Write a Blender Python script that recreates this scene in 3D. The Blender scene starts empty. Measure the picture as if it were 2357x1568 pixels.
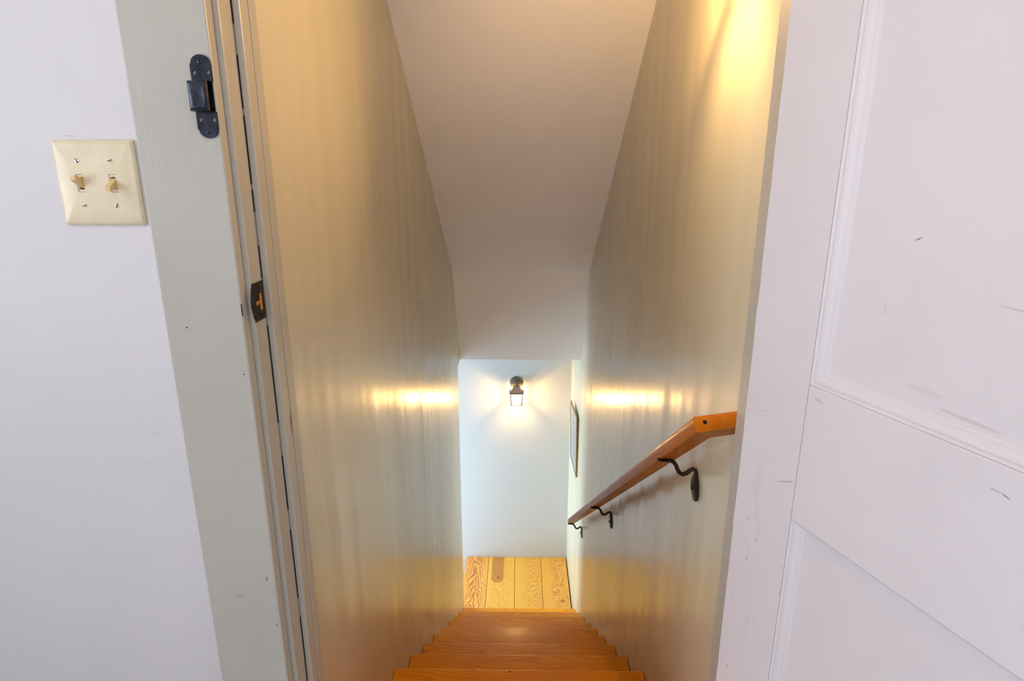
import bpy, bmesh, math, random
from mathutils import Vector, Matrix, noise, bvhtree

random.seed(4)
SC = bpy.context.scene
COL = SC.collection
PI = math.pi

# ------------------------------------------------------------------ camera
H = 1.179                                   # eye height above the upper floor (z = 0)
P_, YAW, ROLL = 0.2736, -0.0152, -0.0003
Fv = Vector((math.sin(YAW) * math.cos(P_), math.cos(YAW) * math.cos(P_), -math.sin(P_)))
Rv = Vector((math.cos(YAW), -math.sin(YAW), 0))
Uv = Rv.cross(Fv)
Rv, Uv = (Rv * math.cos(ROLL) + Uv * math.sin(ROLL)), (Uv * math.cos(ROLL) - Rv * math.sin(ROLL))
cam_d = bpy.data.cameras.new('camera')
cam_d.sensor_fit = 'HORIZONTAL'
cam_d.sensor_width = 36.0
cam_d.lens = 1398.3 / 2357 * 36.0
cam_d.clip_start = 0.01
cam = bpy.data.objects.new('camera', cam_d)
COL.objects.link(cam)
M = Matrix((Rv, Uv, -Fv)).transposed().to_4x4()
M.translation = Vector((0, 0, H))
cam.matrix_world = M
SC.camera = cam

# ------------------------------------------------------------------ world, daylight, exposure
SC.view_settings.view_transform = 'Standard'
SC.view_settings.look = 'None'
SC.view_settings.gamma = 1.0
SC.view_settings.use_curve_mapping = False
SC.view_settings.exposure = 0.0
SC.cycles.use_denoising = True
SC.cycles.max_bounces = 8
SC.cycles.diffuse_bounces = 6
SC.cycles.glossy_bounces = 3
SC.cycles.transparent_max_bounces = 8
SC.cycles.use_adaptive_sampling = True
SC.cycles.adaptive_threshold = 0.07
SC.cycles.adaptive_min_samples = 12
SC.cycles.sample_clamp_indirect = 6.0
SC.cycles.caustics_reflective = False
SC.cycles.caustics_refractive = False

w = bpy.data.worlds.new('world')
SC.world = w
w.use_nodes = True
w.node_tree.nodes['Background'].inputs[0].default_value = (0.72, 0.85, 1.0, 1)
w.node_tree.nodes['Background'].inputs[1].default_value = 1.2


def area(name, loc, direction, sx, sy, power, colour):
    d = bpy.data.lights.new(name, 'AREA')
    d.shape = 'RECTANGLE'
    d.size, d.size_y = sx, sy
    d.energy = power
    d.color = colour
    o = bpy.data.objects.new(name, d)
    o.location = loc
    o.rotation_euler = Vector(direction).to_track_quat('-Z', 'Y').to_euler()
    COL.objects.link(o)
    return o


ROOM_DAY = 32.0
SIDE_DAY = 49.0
LAND_DAY = 112.0
LAMP_UP = 930.0
LAMP_LOW = 600.0
ROOM_LAMP = 26.0
# daylight coming in at the two windows
area('daylight_room_window', (-0.35, -2.72, 1.40), (0, 1, -0.05), 2.0, 1.4, ROOM_DAY, (0.90, 0.92, 1.0))
area('daylight_side_window', (-2.02, -0.35, 1.35), (1, 0, -0.05), 1.3, 1.4, SIDE_DAY, (0.90, 0.92, 1.0))
area('daylight_lower_window', (-1.90, 4.11, -1.42), (1, 0, 0), 0.70, 2.3, LAND_DAY, (0.68, 0.87, 1.0))

# ------------------------------------------------------------------ dimensions (z given relative to the eye, then + H)
A, B = 0.4025, 0.3975                        # stairwell half widths left / right
Y1, Z1, RUN, RISE = 1.6009, -1.5476 + H, 0.2598, 0.1844
YB = 4.5328                                  # end wall of the landing
ZF = Z1 - 9 * RISE                           # landing floor
ZL = -1.207 + H                              # landing ceiling
XL = -0.4635                                 # left side of the landing
YEND = 3.69                                  # where the left stair wall ends
SL = (-0.5728 - 0.485) / (3.5344 - 2.0045)


def zc(y):
    return 0.485 + H + SL * (y - 2.0045)


# ------------------------------------------------------------------ object helpers
WL = {}


def link(o, parent=None):
    COL.objects.link(o)
    if parent is not None:
        o.parent = parent
    return o


def tag(o, label=None, cat=None, group=None, kind=None):
    if label:
        o['label'] = label
    if cat:
        o['category'] = cat
    if group:
        o['group'] = group
    if kind:
        o['kind'] = kind
    return o


def empty(name, loc=(0, 0, 0), rz=0.0, label=None, cat=None, group=None, kind=None):
    o = bpy.data.objects.new(name, None)
    o.empty_display_size = 0.05
    o.location = loc
    o.rotation_euler = (0, 0, rz)
    link(o)
    WL[o.name] = Vector(loc) if rz == 0 else Vector((0, 0, 0))
    return tag(o, label, cat, group, kind)


def obj(name, bm, mat, parent=None, smooth=False):
    """Finish a bmesh given in world space (or in the frame of a rotated root)."""
    bmesh.ops.remove_doubles(bm, verts=bm.verts, dist=1e-6)
    bmesh.ops.recalc_face_normals(bm, faces=bm.faces)
    xs = [v.co for v in bm.verts]
    c = Vector([(min(p[i] for p in xs) + max(p[i] for p in xs)) / 2 for i in range(3)])
    for v in bm.verts:
        v.co -= c
    me = bpy.data.meshes.new(name)
    bm.to_mesh(me)
    bm.free()
    if smooth:
        for p in me.polygons:
            p.use_smooth = True
        try:
            me.set_sharp_from_angle(angle=math.radians(38))
        except Exception:
            pass
    me.materials.append(mat)
    o = bpy.data.objects.new(name, me)
    link(o, parent)
    WL[o.name] = c.copy()
    o.location = c - (WL[parent.name] if parent is not None else Vector((0, 0, 0)))
    return o


def bm_box(lo, hi, bevel=0.0, seg=2, bm=None):
    bm = bm or bmesh.new()
    vs = []
    for x in (lo[0], hi[0]):
        for y in (lo[1], hi[1]):
            for z in (lo[2], hi[2]):
                vs.append(bm.verts.new((x, y, z)))
    fs = [(0, 1, 3, 2), (4, 6, 7, 5), (0, 4, 5, 1), (2, 3, 7, 6), (0, 2, 6, 4), (1, 5, 7, 3)]
    faces = [bm.faces.new([vs[i] for i in f]) for f in fs]
    if bevel > 0:
        es = list({e for f in faces for e in f.edges})
        bmesh.ops.bevel(bm, geom=es, offset=bevel, segments=seg, affect='EDGES', profile=0.5)
    return bm


def bm_prism(poly, axis, a, b, bm=None):
    """Extrude a 2-D polygon along an axis from a to b (polygon in the other two axes, in order)."""
    bm = bm or bmesh.new()
    o = [i for i in range(3) if i != axis]

    def v(p, t):
        c = [0, 0, 0]
        c[axis] = t
        c[o[0]], c[o[1]] = p
        return bm.verts.new(c)
    r0 = [v(p, a) for p in poly]
    r1 = [v(p, b) for p in poly]
    n = len(poly)
    bm.faces.new(r0[::-1])
    bm.faces.new(r1)
    for i in range(n):
        bm.faces.new([r0[i], r0[(i + 1) % n], r1[(i + 1) % n], r1[i]])
    return bm


def bm_rings(rings, bm=None, cap=True, closed=False):
    bm = bm or bmesh.new()
    rs = [[bm.verts.new(p) for p in r] for r in rings]
    n = len(rs[0])
    m = len(rs)
    for i in range(m if closed else m - 1):
        p, q = rs[i], rs[(i + 1) % m]
        for j in range(n):
            bm.faces.new([p[j], p[(j + 1) % n], q[(j + 1) % n], q[j]])
    if cap and not closed:
        bm.faces.new(rs[0][::-1])
        bm.faces.new(rs[-1])
    return bm


def bm_tube(path, radius, n=10, bm=None, squash=1.0, side=Vector((0, 1, 0))):
    path = [Vector(p) for p in path]
    rings = []
    for i, p in enumerate(path):
        t = (path[min(i + 1, len(path) - 1)] - path[max(i - 1, 0)]).normalized()
        s = (side - t * side.dot(t))
        s = s.normalized() if s.length > 1e-5 else t.orthogonal().normalized()
        k = t.cross(s)
        r = radius[i] if isinstance(radius, (list, tuple)) else radius
        if isinstance(r, (list, tuple)):
            ra, rb = r
        else:
            ra, rb = r, r * squash
        rings.append([p + s * (ra * math.cos(2 * PI * j / n)) + k * (rb * math.sin(2 * PI * j / n)) for j in range(n)])
    return bm_rings(rings, bm)


def bm_lathe(profile, centre, axis, n=24, bm=None):
    """profile: (radius, distance along axis)."""
    ax = Vector(axis).normalized()
    s = ax.orthogonal().normalized()
    k = ax.cross(s)
    c = Vector(centre)
    return bm_rings([[c + ax * d + (s * math.cos(2 * PI * j / n) + k * math.sin(2 * PI * j / n)) * max(r, 1e-4)
                      for j in range(n)] for r, d in profile], bm)


def bm_plate(outer, holes, place, t):
    """Flat plate with real holes: 2-D loops, place(u, v, w) maps to 3-D, thickness t along w."""
    bm = bmesh.new()
    edges = []
    for loop in [outer] + holes:
        vs = [bm.verts.new(place(u, v, 0)) for u, v in loop]
        edges += [bm.edges.new((vs[i], vs[(i + 1) % len(vs)])) for i in range(len(vs))]
    bmesh.ops.triangle_fill(bm, use_beauty=True, edges=edges)
    r = bmesh.ops.extrude_face_region(bm, geom=list(bm.faces))
    d = Vector(place(0, 0, t)) - Vector(place(0, 0, 0))
    for v in [g for g in r['geom'] if isinstance(g, bmesh.types.BMVert)]:
        v.co += d
    return bm


def circle(cx, cy, r, n=14):
    return [(cx + r * math.cos(2 * PI * i / n), cy + r * math.sin(2 * PI * i / n)) for i in range(n)]


# ------------------------------------------------------------------ material helpers
class NT:
    def __init__(self, name):
        self.m = bpy.data.materials.new(name)
        self.m.use_nodes = True
        self.t = self.m.node_tree
        self.bsdf = self.t.nodes['Principled BSDF']
        self.out = self.t.nodes['Material Output']

    def n(self, typ, **kw):
        nd = self.t.nodes.new(typ)
        for k, v in kw.items():
            setattr(nd, k, v)
        return nd

    def l(self, a, b):
        self.t.links.new(a, b)

    def val(self, sock, v):
        if hasattr(v, 'is_linked') or isinstance(v, bpy.types.NodeSocket):
            self.l(v, sock)
        else:
            sock.default_value = v

    def math(self, op, a, b=0.0, c=0.0):
        nd = self.n('ShaderNodeMath', operation=op)
        for s, v in zip(nd.inputs, (a, b, c)):
            self.val(s, v)
        return nd.outputs[0]

    def mapping(self, vec, scale=(1, 1, 1), loc=(0, 0, 0), rot=(0, 0, 0), typ='POINT'):
        nd = self.n('ShaderNodeMapping', vector_type=typ)
        self.l(vec, nd.inputs[0])
        nd.inputs['Location'].default_value = loc
        nd.inputs['Rotation'].default_value = rot
        nd.inputs['Scale'].default_value = scale
        return nd.outputs[0]

    def noise(self, vec, scale=1.0, detail=2.0, rough=0.5, dist=0.0):
        nd = self.n('ShaderNodeTexNoise')
        self.l(vec, nd.inputs['Vector'])
        nd.inputs['Scale'].default_value = scale
        nd.inputs['Detail'].default_value = detail
        nd.inputs['Roughness'].default_value = rough
        nd.inputs['Distortion'].default_value = dist
        return nd.outputs[0]

    def ramp(self, fac, stops, interp='LINEAR'):
        nd = self.n('ShaderNodeValToRGB')
        nd.color_ramp.interpolation = interp
        el = nd.color_ramp.elements
        while len(el) < len(stops):
            el.new(0.5)
        for e, (p, c) in zip(el, stops):
            e.position = p
            e.color = c if len(c) == 4 else (*c, 1)
        self.val(nd.inputs[0], fac)
        return nd.outputs[0]

    def mix(self, fac, a, b, blend='MIX'):
        nd = self.n('ShaderNodeMix', data_type='RGBA', blend_type=blend)
        self.val(nd.inputs[0], fac)
        for s, v in ((nd.inputs[6], a), (nd.inputs[7], b)):
            if isinstance(v, tuple):
                s.default_value = v if len(v) == 4 else (*v, 1)
            else:
                self.l(v, s)
        return nd.outputs[2]

    def maprange(self, v, a, b, c=0.0, d=1.0, smooth=True):
        nd = self.n('ShaderNodeMapRange')
        nd.interpolation_type = 'SMOOTHSTEP' if smooth else 'LINEAR'
        self.val(nd.inputs[0], v)
        for i, x in enumerate((a, b, c, d)):
            nd.inputs[i + 1].default_value = x
        return nd.outputs[0]

    def bump(self, height, strength=0.3, dist=0.01, normal=None):
        nd = self.n('ShaderNodeBump')
        nd.inputs['Strength'].default_value = strength
        nd.inputs['Distance'].default_value = dist
        self.l(height, nd.inputs['Height'])
        if normal is not None:
            self.l(normal, nd.inputs['Normal'])
        return nd.outputs[0]

    def world_pos(self):
        return self.n('ShaderNodeNewGeometry').outputs['Position']

    def obj_pos(self, ob=None):
        nd = self.n('ShaderNodeTexCoord')
        if ob is not None:
            nd.object = ob
        return nd.outputs['Object']

    def spot(self, vec, c, radii, angle_axis=None, angle=0.0, soft=0.6):
        """Elliptic mark: 1 inside, 0 outside."""
        a = self.n('ShaderNodeVectorMath', operation='SUBTRACT')
        self.l(vec, a.inputs[0])
        a.inputs[1].default_value = c
        rot = [0, 0, 0]
        if angle_axis is not None:
            rot[angle_axis] = angle
        b = self.mapping(a.outputs[0], rot=tuple(rot))
        s = self.n('ShaderNodeVectorMath', operation='DIVIDE')
        self.l(b, s.inputs[0])
        s.inputs[1].default_value = radii
        ln = self.n('ShaderNodeVectorMath', operation='LENGTH')
        self.l(s.outputs[0], ln.inputs[0])
        return self.maprange(ln.outputs['Value'], 1.0 - soft, 1.0, 1.0, 0.0)


def simple(name, col, rough=0.5, metal=0.0, spec=0.5, bump=0.0, bscale=40, var=0.0, vscale=8):
    k = NT(name)
    k.bsdf.inputs['Base Color'].default_value = (*col, 1)
    k.bsdf.inputs['Roughness'].default_value = rough
    k.bsdf.inputs['Metallic'].default_value = metal
    k.bsdf.inputs['Specular IOR Level'].default_value = spec
    pos = k.world_pos()
    if var > 0:
        nz = k.noise(pos, vscale, 3)
        k.l(k.mix(k.maprange(nz, 0.3, 0.7), tuple(c * (1 - var) for c in col), tuple(min(1, c * (1 + var)) for c in col)),
            k.bsdf.inputs['Base Color'])
    if bump > 0:
        k.l(k.bump(k.noise(pos, bscale, 3), bump, 0.004), k.bsdf.inputs['Normal'])
    return k.m


def gloss_wall(name, col, rough=0.3):
    """Semi-gloss paint laid on with a brush in long upright strokes."""
    k = NT(name)
    pos = k.world_pos()
    broad = k.noise(k.mapping(pos, (4.2, 4.2, 0.45)), 1.0, 0)
    mid = k.noise(k.mapping(pos, (13, 13, 0.9)), 1.0, 0)
    grit = k.noise(pos, 160, 2)
    hgt = k.math('ADD', broad, k.math('MULTIPLY', mid, 0.42))
    hgt = k.math('ADD', hgt, k.math('MULTIPLY', grit, 0.008))
    k.l(k.bump(hgt, 0.5, 0.0115), k.bsdf.inputs['Normal'])
    tint = k.noise(k.mapping(pos, (9, 9, 0.9)), 1.0, 3)
    c = k.mix(k.maprange(tint, 0.3, 0.75), tuple(v * 0.975 for v in col), tuple(min(1, v * 1.02) for v in col))
    k.l(c, k.bsdf.inputs['Base Color'])
    k.l(k.maprange(broad, 0.3, 0.7, rough * 0.92, rough * 1.1), k.bsdf.inputs['Roughness'])
    k.bsdf.inputs['Specular IOR Level'].default_value = 0.75
    return k.m


def trim_paint(name, col, rough=0.38, marks=()):
    k = NT(name)
    pos = k.world_pos()
    brush = k.noise(k.mapping(pos, (130, 130, 3)), 1.0, 3)
    k.l(k.bump(brush, 0.18, 0.002), k.bsdf.inputs['Normal'])
    grime = k.noise(pos, 5, 4)
    c = k.mix(k.maprange(grime, 0.35, 0.8), col, tuple(v * 0.93 for v in col))
    for ctr, rad, mcol, amt in marks:
        c = k.mix(k.math('MULTIPLY', k.spot(pos, ctr, rad), amt), c, mcol)
    k.l(c, k.bsdf.inputs['Base Color'])
    k.bsdf.inputs['Roughness'].default_value = rough
    return k.m


def wood_tread(name, dark, light, along=None, across=None, contrast=0.62, edge=None, gloss=0.12):
    k = NT(name)
    tc = k.n('ShaderNodeTexCoord').outputs['Object']
    rnd = k.n('ShaderNodeObjectInfo').outputs['Random']
    off = k.n('ShaderNodeCombineXYZ')
    k.l(k.math('MULTIPLY', rnd, 37.0), off.inputs[0])
    k.l(k.math('MULTIPLY', rnd, 91.0), off.inputs[1])
    add = k.n('ShaderNodeVectorMath', operation='ADD')
    k.l(tc, add.inputs[0])
    k.l(off.outputs[0], add.inputs[1])
    p = add.outputs[0]
    if along is not None:                     # grain follows a given direction instead of x
        comb = k.n('ShaderNodeCombineXYZ')
        al, ac = Vector(along).normalized(), Vector(across).normalized()
        for i_, ax_ in enumerate((al, ac, al.cross(ac))):
            dt = k.n('ShaderNodeVectorMath', operation='DOT_PRODUCT')
            k.l(p, dt.inputs[0])
            dt.inputs[1].default_value = ax_
            k.l(dt.outputs['Value'], comb.inputs[i_])
        p = comb.outputs[0]
    warp = k.noise(k.mapping(p, (1.6, 9, 9)), 1.0, 2)
    sep = k.n('ShaderNodeSeparateXYZ')
    k.l(p, sep.inputs[0])
    v = k.math('ADD', k.math('MULTIPLY', sep.outputs[1], 62.0), k.math('MULTIPLY', warp, 13.0))
    saw = k.math('FRACT', v)
    band = k.math('MULTIPLY', k.math('POWER', saw, 1.6), k.maprange(saw, 0.86, 1.0, 1.0, 0.0))
    fibre = k.noise(k.mapping(p, (6, 260, 260)), 1.0, 3)
    f = k.math('ADD', k.math('MULTIPLY', band, contrast), k.math('MULTIPLY', fibre, 0.35))
    tone = k.noise(k.mapping(p, (2.5, 4, 4)), 1.0, 2)
    c = k.ramp(f, [(0.05, light), (0.95, dark)])
    c = k.mix(k.maprange(tone, 0.35, 0.7, 0, 0.22), c, tuple(v * 0.72 for v in dark))
    dots = k.n('ShaderNodeTexVoronoi')
    k.l(k.mapping(p, (7, 11, 7)), dots.inputs['Vector'])
    dots.inputs['Scale'].default_value = 1.0
    c = k.mix(k.maprange(dots.outputs['Distance'], 0.03, 0.055, 0.8, 0.0), c, (0.05, 0.012, 0.003))
    if edge is not None:                      # light caught by the nosing, painted in as a pale line
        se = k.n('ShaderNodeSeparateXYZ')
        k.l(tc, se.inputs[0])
        glint_fade = k.maprange(k.noise(k.mapping(p, (9, 1, 1)), 1.0, 2), 0.3, 0.6, 0.45, 1.0)
        c = k.mix(k.math('MULTIPLY', k.maprange(se.outputs[1], edge - 0.0045, edge - 0.001, 0.0, 0.95), glint_fade), c, (1.0, 0.72, 0.36))
    k.l(c, k.bsdf.inputs['Base Color'])
    k.bsdf.inputs['Roughness'].default_value = 0.33
    k.bsdf.inputs['Specular IOR Level'].default_value = gloss
    k.bsdf.inputs['Coat Weight'].default_value = gloss
    k.bsdf.inputs['Coat Roughness'].default_value = 0.22
    k.l(k.bump(fibre, 0.08, 0.001), k.bsdf.inputs['Normal'])
    return k.m


def wood_plank(name, dark, light, cx, width, freq, tilt, wob, flip=1.0, depth=0.75, knot=None, patch=None, seed=0.0):
    """Flat-sawn pine: cathedral arches along the middle, straight grain at the sides (board runs along y)."""
    k = NT(name)
    p = k.obj_pos()
    sep = k.n('ShaderNodeSeparateXYZ')
    k.l(p, sep.inputs[0])
    x, y = sep.outputs[0], sep.outputs[1]
    off = k.mapping(p, (1, 1, 1), (seed, seed * 1.7, 0))
    wx = k.noise(k.mapping(off, (14, 5, 1)), 1.0, 2)
    wy = k.noise(k.mapping(off, (17, 8, 1)), 1.0, 1)
    dx = k.math('SUBTRACT', k.math('ADD', x, k.math('MULTIPLY', k.math('SUBTRACT', wx, 0.5), wob * 0.06)), cx)
    q = k.math('DIVIDE', dx, width)
    r = k.math('SQRT', k.math('ADD', k.math('MULTIPLY', q, q), 0.05))
    v = k.math('ADD', k.math('MULTIPLY', r, freq), k.math('MULTIPLY', y, tilt * flip))
    v = k.math('ADD', v, k.math('MULTIPLY', wy, wob))
    if knot:
        kx, ky, kr = knot
        ks = k.spot(p, (kx, ky, 0), (kr, kr * 1.3, 1), soft=1.0)
        v = k.math('ADD', v, k.math('MULTIPLY', ks, 5.0))
    saw = k.math('FRACT', v)
    band = k.math('MULTIPLY', k.maprange(saw, 0.25, 0.8), k.maprange(saw, 0.9, 1.0, 1.0, 0.0))
    mid = k.maprange(k.math('ABSOLUTE', q), 0.5, 2.2, 1.0, 0.18)
    fibre = k.noise(k.mapping(off, (320, 7, 1)), 1.0, 3)
    f = k.math('ADD', k.math('MULTIPLY', k.math('MULTIPLY', band, mid), depth), k.math('MULTIPLY', fibre, 0.22))
    c = k.mix(f, light, dark)
    tone = k.noise(k.mapping(off, (6, 2.2, 1)), 1.0, 2)
    c = k.mix(k.maprange(tone, 0.4, 0.75, 0, 0.3), c, tuple(0.5 * (a + b) for a, b in zip(dark, light)))
    if knot:
        c = k.mix(k.math('MULTIPLY', k.spot(p, (kx, ky, 0), (kr * 0.45, kr * 0.5, 1), soft=0.8), 0.75), c, tuple(v_ * 0.5 for v_ in dark))
    if patch:
        x0, x1, ye = patch
        ex = k.math('SUBTRACT', k.math('ABSOLUTE', k.math('SUBTRACT', x, (x0 + x1) / 2)), (x1 - x0) / 2)
        rx = (x1 - x0) / 2
        yy = k.math('MAXIMUM', k.math('SUBTRACT', ye + rx * 0.9, y), 0.0)
        rr = k.math('SQRT', k.math('ADD', k.math('POWER', k.math('ABSOLUTE', k.math('SUBTRACT', x, (x0 + x1) / 2)), 2.0), k.math('POWER', yy, 2.0)))
        msk = k.maprange(rr, rx * 0.93, rx * 1.02, 1.0, 0.0)
        c = k.mix(k.math('MULTIPLY', msk, 0.62), c, tuple(v_ * 0.8 for v_ in dark))
    k.l(c, k.bsdf.inputs['Base Color'])
    k.bsdf.inputs['Roughness'].default_value = 0.34
    k.bsdf.inputs['Coat Weight'].default_value = 0.25
    k.bsdf.inputs['Coat Roughness'].default_value = 0.2
    return k.m


def thin_glass(name, diffuse=0.0, tint=(1, 1, 1)):
    k = NT(name)
    tr = k.n('ShaderNodeBsdfTransparent')
    tr.inputs[0].default_value = (*tint, 1)
    gl = k.n('ShaderNodeBsdfGlossy')
    gl.inputs['Roughness'].default_value = 0.04
    lw = k.n('ShaderNodeFresnel')
    mx = k.n('ShaderNodeMixShader')
    k.l(k.math('MINIMUM', lw.outputs[0], 0.6), mx.inputs[0])
    k.l(tr.outputs[0], mx.inputs[1])
    k.l(gl.outputs[0], mx.inputs[2])
    last = mx.outputs[0]
    if diffuse > 0:
        tl = k.n('ShaderNodeBsdfTranslucent')
        m2 = k.n('ShaderNodeMixShader')
        m2.inputs[0].default_value = diffuse
        k.l(last, m2.inputs[1])
        k.l(tl.outputs[0], m2.inputs[2])
        last = m2.outputs[0]
    k.l(last, k.out.inputs['Surface'])
    k.t.nodes.remove(k.bsdf)
    return k.m


def emitter(name, col, strength):
    k = NT(name)
    e = k.n('ShaderNodeEmission')
    e.inputs[0].default_value = (*col, 1)
    e.inputs[1].default_value = strength
    k.l(e.outputs[0], k.out.inputs['Surface'])
    k.t.nodes.remove(k.bsdf)
    return k.m


STAIR_C = (0.585, 0.555, 0.425)
M_STAIR = gloss_wall('stair_wall_paint', STAIR_C, 0.24)
M_CEIL = simple('stair_ceiling_paint', (0.88, 0.89, 0.98), 0.75, bump=0.06, bscale=60, var=0.02, vscale=3)
M_LAND = simple('landing_wall_paint', (0.535, 0.56, 0.585), 0.6, bump=0.05, bscale=50)
M_ROOMCEIL = simple('room_ceiling_paint', (0.8, 0.79, 0.78), 0.8)
M_TRIM = trim_paint('trim_paint', (0.44, 0.43, 0.38), 0.36, marks=(
    ((-0.4925, 0.855, -0.2233 + H), (0.0022, 0.02, 0.0022), (0.03, 0.025, 0.02), 1.0),
    ((-0.4161, 0.855, -0.2959 + H), (0.0018, 0.02, 0.0018), (0.03, 0.02, 0.02), 1.0),
    ((-0.4145, 0.855, -0.7478 + H), (0.0020, 0.02, 0.0022), (0.03, 0.02, 0.02), 1.0),
    ((-0.4210, 0.855, -0.6560 + H), (0.0030, 0.02, 0.0060), (0.14, 0.12, 0.09), 0.7),
    ((-0.47, 0.855, -0.69 + H), (0.012, 0.02, 0.006), (0.33, 0.31, 0.25), 0.6),
    ((-0.385, 0.945, -0.41 + H), (0.01, 0.006, 0.03), (0.20, 0.09, 0.02), 0.8)))
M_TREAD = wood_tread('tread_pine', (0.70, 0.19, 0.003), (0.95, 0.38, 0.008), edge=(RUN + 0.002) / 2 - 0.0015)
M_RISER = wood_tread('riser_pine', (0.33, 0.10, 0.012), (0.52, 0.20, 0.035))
M_GREYFLOOR = simple('grey_painted_boards', (0.42, 0.42, 0.43), 0.45, bump=0.05, bscale=30, var=0.08, vscale=5)
M_RAIL = wood_tread('rail_wood', (0.25, 0.052, 0.003), (0.48, 0.145, 0.008), (0, RUN, -RISE), (1, 0, 0), 0.3, gloss=0.05)
M_RETURN = wood_tread('rail_return_wood', (0.32, 0.075, 0.003), (0.52, 0.17, 0.008), contrast=0.3)
M_IRON = simple('wrought_iron', (0.035, 0.028, 0.022), 0.42, 0.7, 0.5, bump=0.25, bscale=120, var=0.3, vscale=60)
M_IRON_B = simple('blued_iron', (0.040, 0.044, 0.062), 0.26, 0.75, 0.5, bump=0.12, bscale=150, var=0.35, vscale=70)
M_BRONZE = simple('dark_bronze', (0.04, 0.03, 0.02), 0.4, 0.7, var=0.4, vscale=90)
M_RAWWOOD = simple('raw_wood', (0.42, 0.17, 0.03), 0.7, var=0.35, vscale=220)
M_DARK = simple('dark_void', (0.006, 0.005, 0.004), 0.9)
M_IVORY = simple('ivory_plastic', (0.68, 0.60, 0.42), 0.3, bump=0.02, var=0.05, vscale=25)
M_TOGGLE = simple('amber_ivory_plastic', (0.68, 0.49, 0.22), 0.28)
M_SCREW = simple('ivory_screw_paint', (0.66, 0.60, 0.44), 0.35)
M_STEEL = simple('bright_steel', (0.65, 0.68, 0.74), 0.22, 1.0)
M_LAMP = simple('weathered_bronze', (0.16, 0.135, 0.105), 0.45, 0.5, var=0.25, vscale=60)
M_LAMPC = simple('copper_cap', (0.34, 0.24, 0.17), 0.45, 0.4, var=0.15, vscale=60)
M_LGLASS = thin_glass('lamp_glass', 0.05, (1.0, 0.97, 0.9))
M_WGLASS = thin_glass('window_glass', 0.0)
M_GILT = simple('gilt_frame', (0.36, 0.25, 0.12), 0.35, 0.4)
M_FRBACK = simple('frame_backing', (0.03, 0.024, 0.016), 0.7)
M_MAT = simple('picture_mat', (0.85, 0.85, 0.82), 0.6)
M_PRINT = simple('pale_print', (0.70, 0.75, 0.76), 0.5, var=0.15, vscale=14)

k = NT('room_wall_paint')
pos = k.world_pos()
k.l(k.bump(k.noise(pos, 45, 3), 0.08, 0.003), k.bsdf.inputs['Normal'])
c = k.mix(k.maprange(k.noise(pos, 3, 3), 0.3, 0.75), (0.63, 0.62, 0.64), (0.605, 0.595, 0.615))
for ctr, rad, amt in (((-0.585, 0.88, -0.404 + H), (0.0035, 0.03, 0.002), 0.3), ((-0.578, 0.88, -0.404 + H), (0.002, 0.03, 0.002), 0.35),
                      ((-0.60, 0.88, -0.455 + H), (0.006, 0.03, 0.0012), 0.25), ((-0.612, 0.88, -0.62 + H), (0.0015, 0.03, 0.003), 0.3),
                      ((-0.735, 0.88, 0.185 + H), (0.01, 0.03, 0.006), 0.12), ((-0.628, 0.88, 0.046 + H), (0.012, 0.03, 0.0016), 0.3)):
    c = k.mix(k.math('MULTIPLY', k.spot(pos, ctr, rad), amt), c, (0.25, 0.25, 0.27))
k.l(c, k.bsdf.inputs['Base Color'])
k.bsdf.inputs['Roughness'].default_value = 0.55
M_ROOM = k.m

# ------------------------------------------------------------------ the setting: upper room
YW0, YW1 = 0.881, 0.975                       # faces of the wall that holds the doorway
TOP = 2.36
bm = bm_box((-1.9, YW0, 0), (-0.421, YW1, TOP))
bm_box((0.403, YW0, 0), (1.45, YW1, TOP), bm=bm)
bm_box((-0.421, YW0, 2.04), (0.403, YW1, TOP), bm=bm)
tag(obj('wall_front', bm, M_ROOM), kind='structure')
bm = bm_box((-2.0, -2.7, 0), (-1.9, -1.1, TOP))
bm_box((-2.0, 0.4, 0), (-1.9, YW1, TOP), bm=bm)
bm_box((-2.0, -1.1, 0), (-1.9, 0.4, 0.65), bm=bm)
bm_box((-2.0, -1.1, 2.1), (-1.9, 0.4, TOP), bm=bm)
tag(obj('wall_room_left', bm, M_ROOM), kind='structure')
tag(obj('wall_room_right', bm_box((1.45, -2.7, 0), (1.55, YW1, TOP)), M_ROOM), kind='structure')
bm = bm_box((-1.9, -2.7, 0), (-1.4, -2.6, TOP))
bm_box((0.7, -2.7, 0), (1.45, -2.6, TOP), bm=bm)
bm_box((-1.4, -2.7, 0), (0.7, -2.6, 0.65), bm=bm)
bm_box((-1.4, -2.7, 2.1), (0.7, -2.6, TOP), bm=bm)
tag(obj('wall_room_back', bm, M_ROOM), kind='structure')
tag(obj('ceiling', bm_box((-2.0, -2.7, TOP), (1.55, YW1, TOP + 0.08)), M_ROOMCEIL), kind='structure')
fl = empty('floor', (0, 0, -0.03), kind='structure')
nbd = 22
for i in range(nbd):
    x0 = -1.9 + 3.35 * i / nbd
    obj('plank', bm_box((x0 + 0.001, -2.6, -0.03), (x0 + 3.35 / nbd - 0.001, YW0, 0.0), 0.0015, 1), M_GREYFLOOR, fl)
obj('threshold', bm_box((-A + 0.002, YW0 + 0.002, -0.03), (B - 0.002, 1.0813, 0.0), 0.003, 2), M_TREAD, fl)

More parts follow.
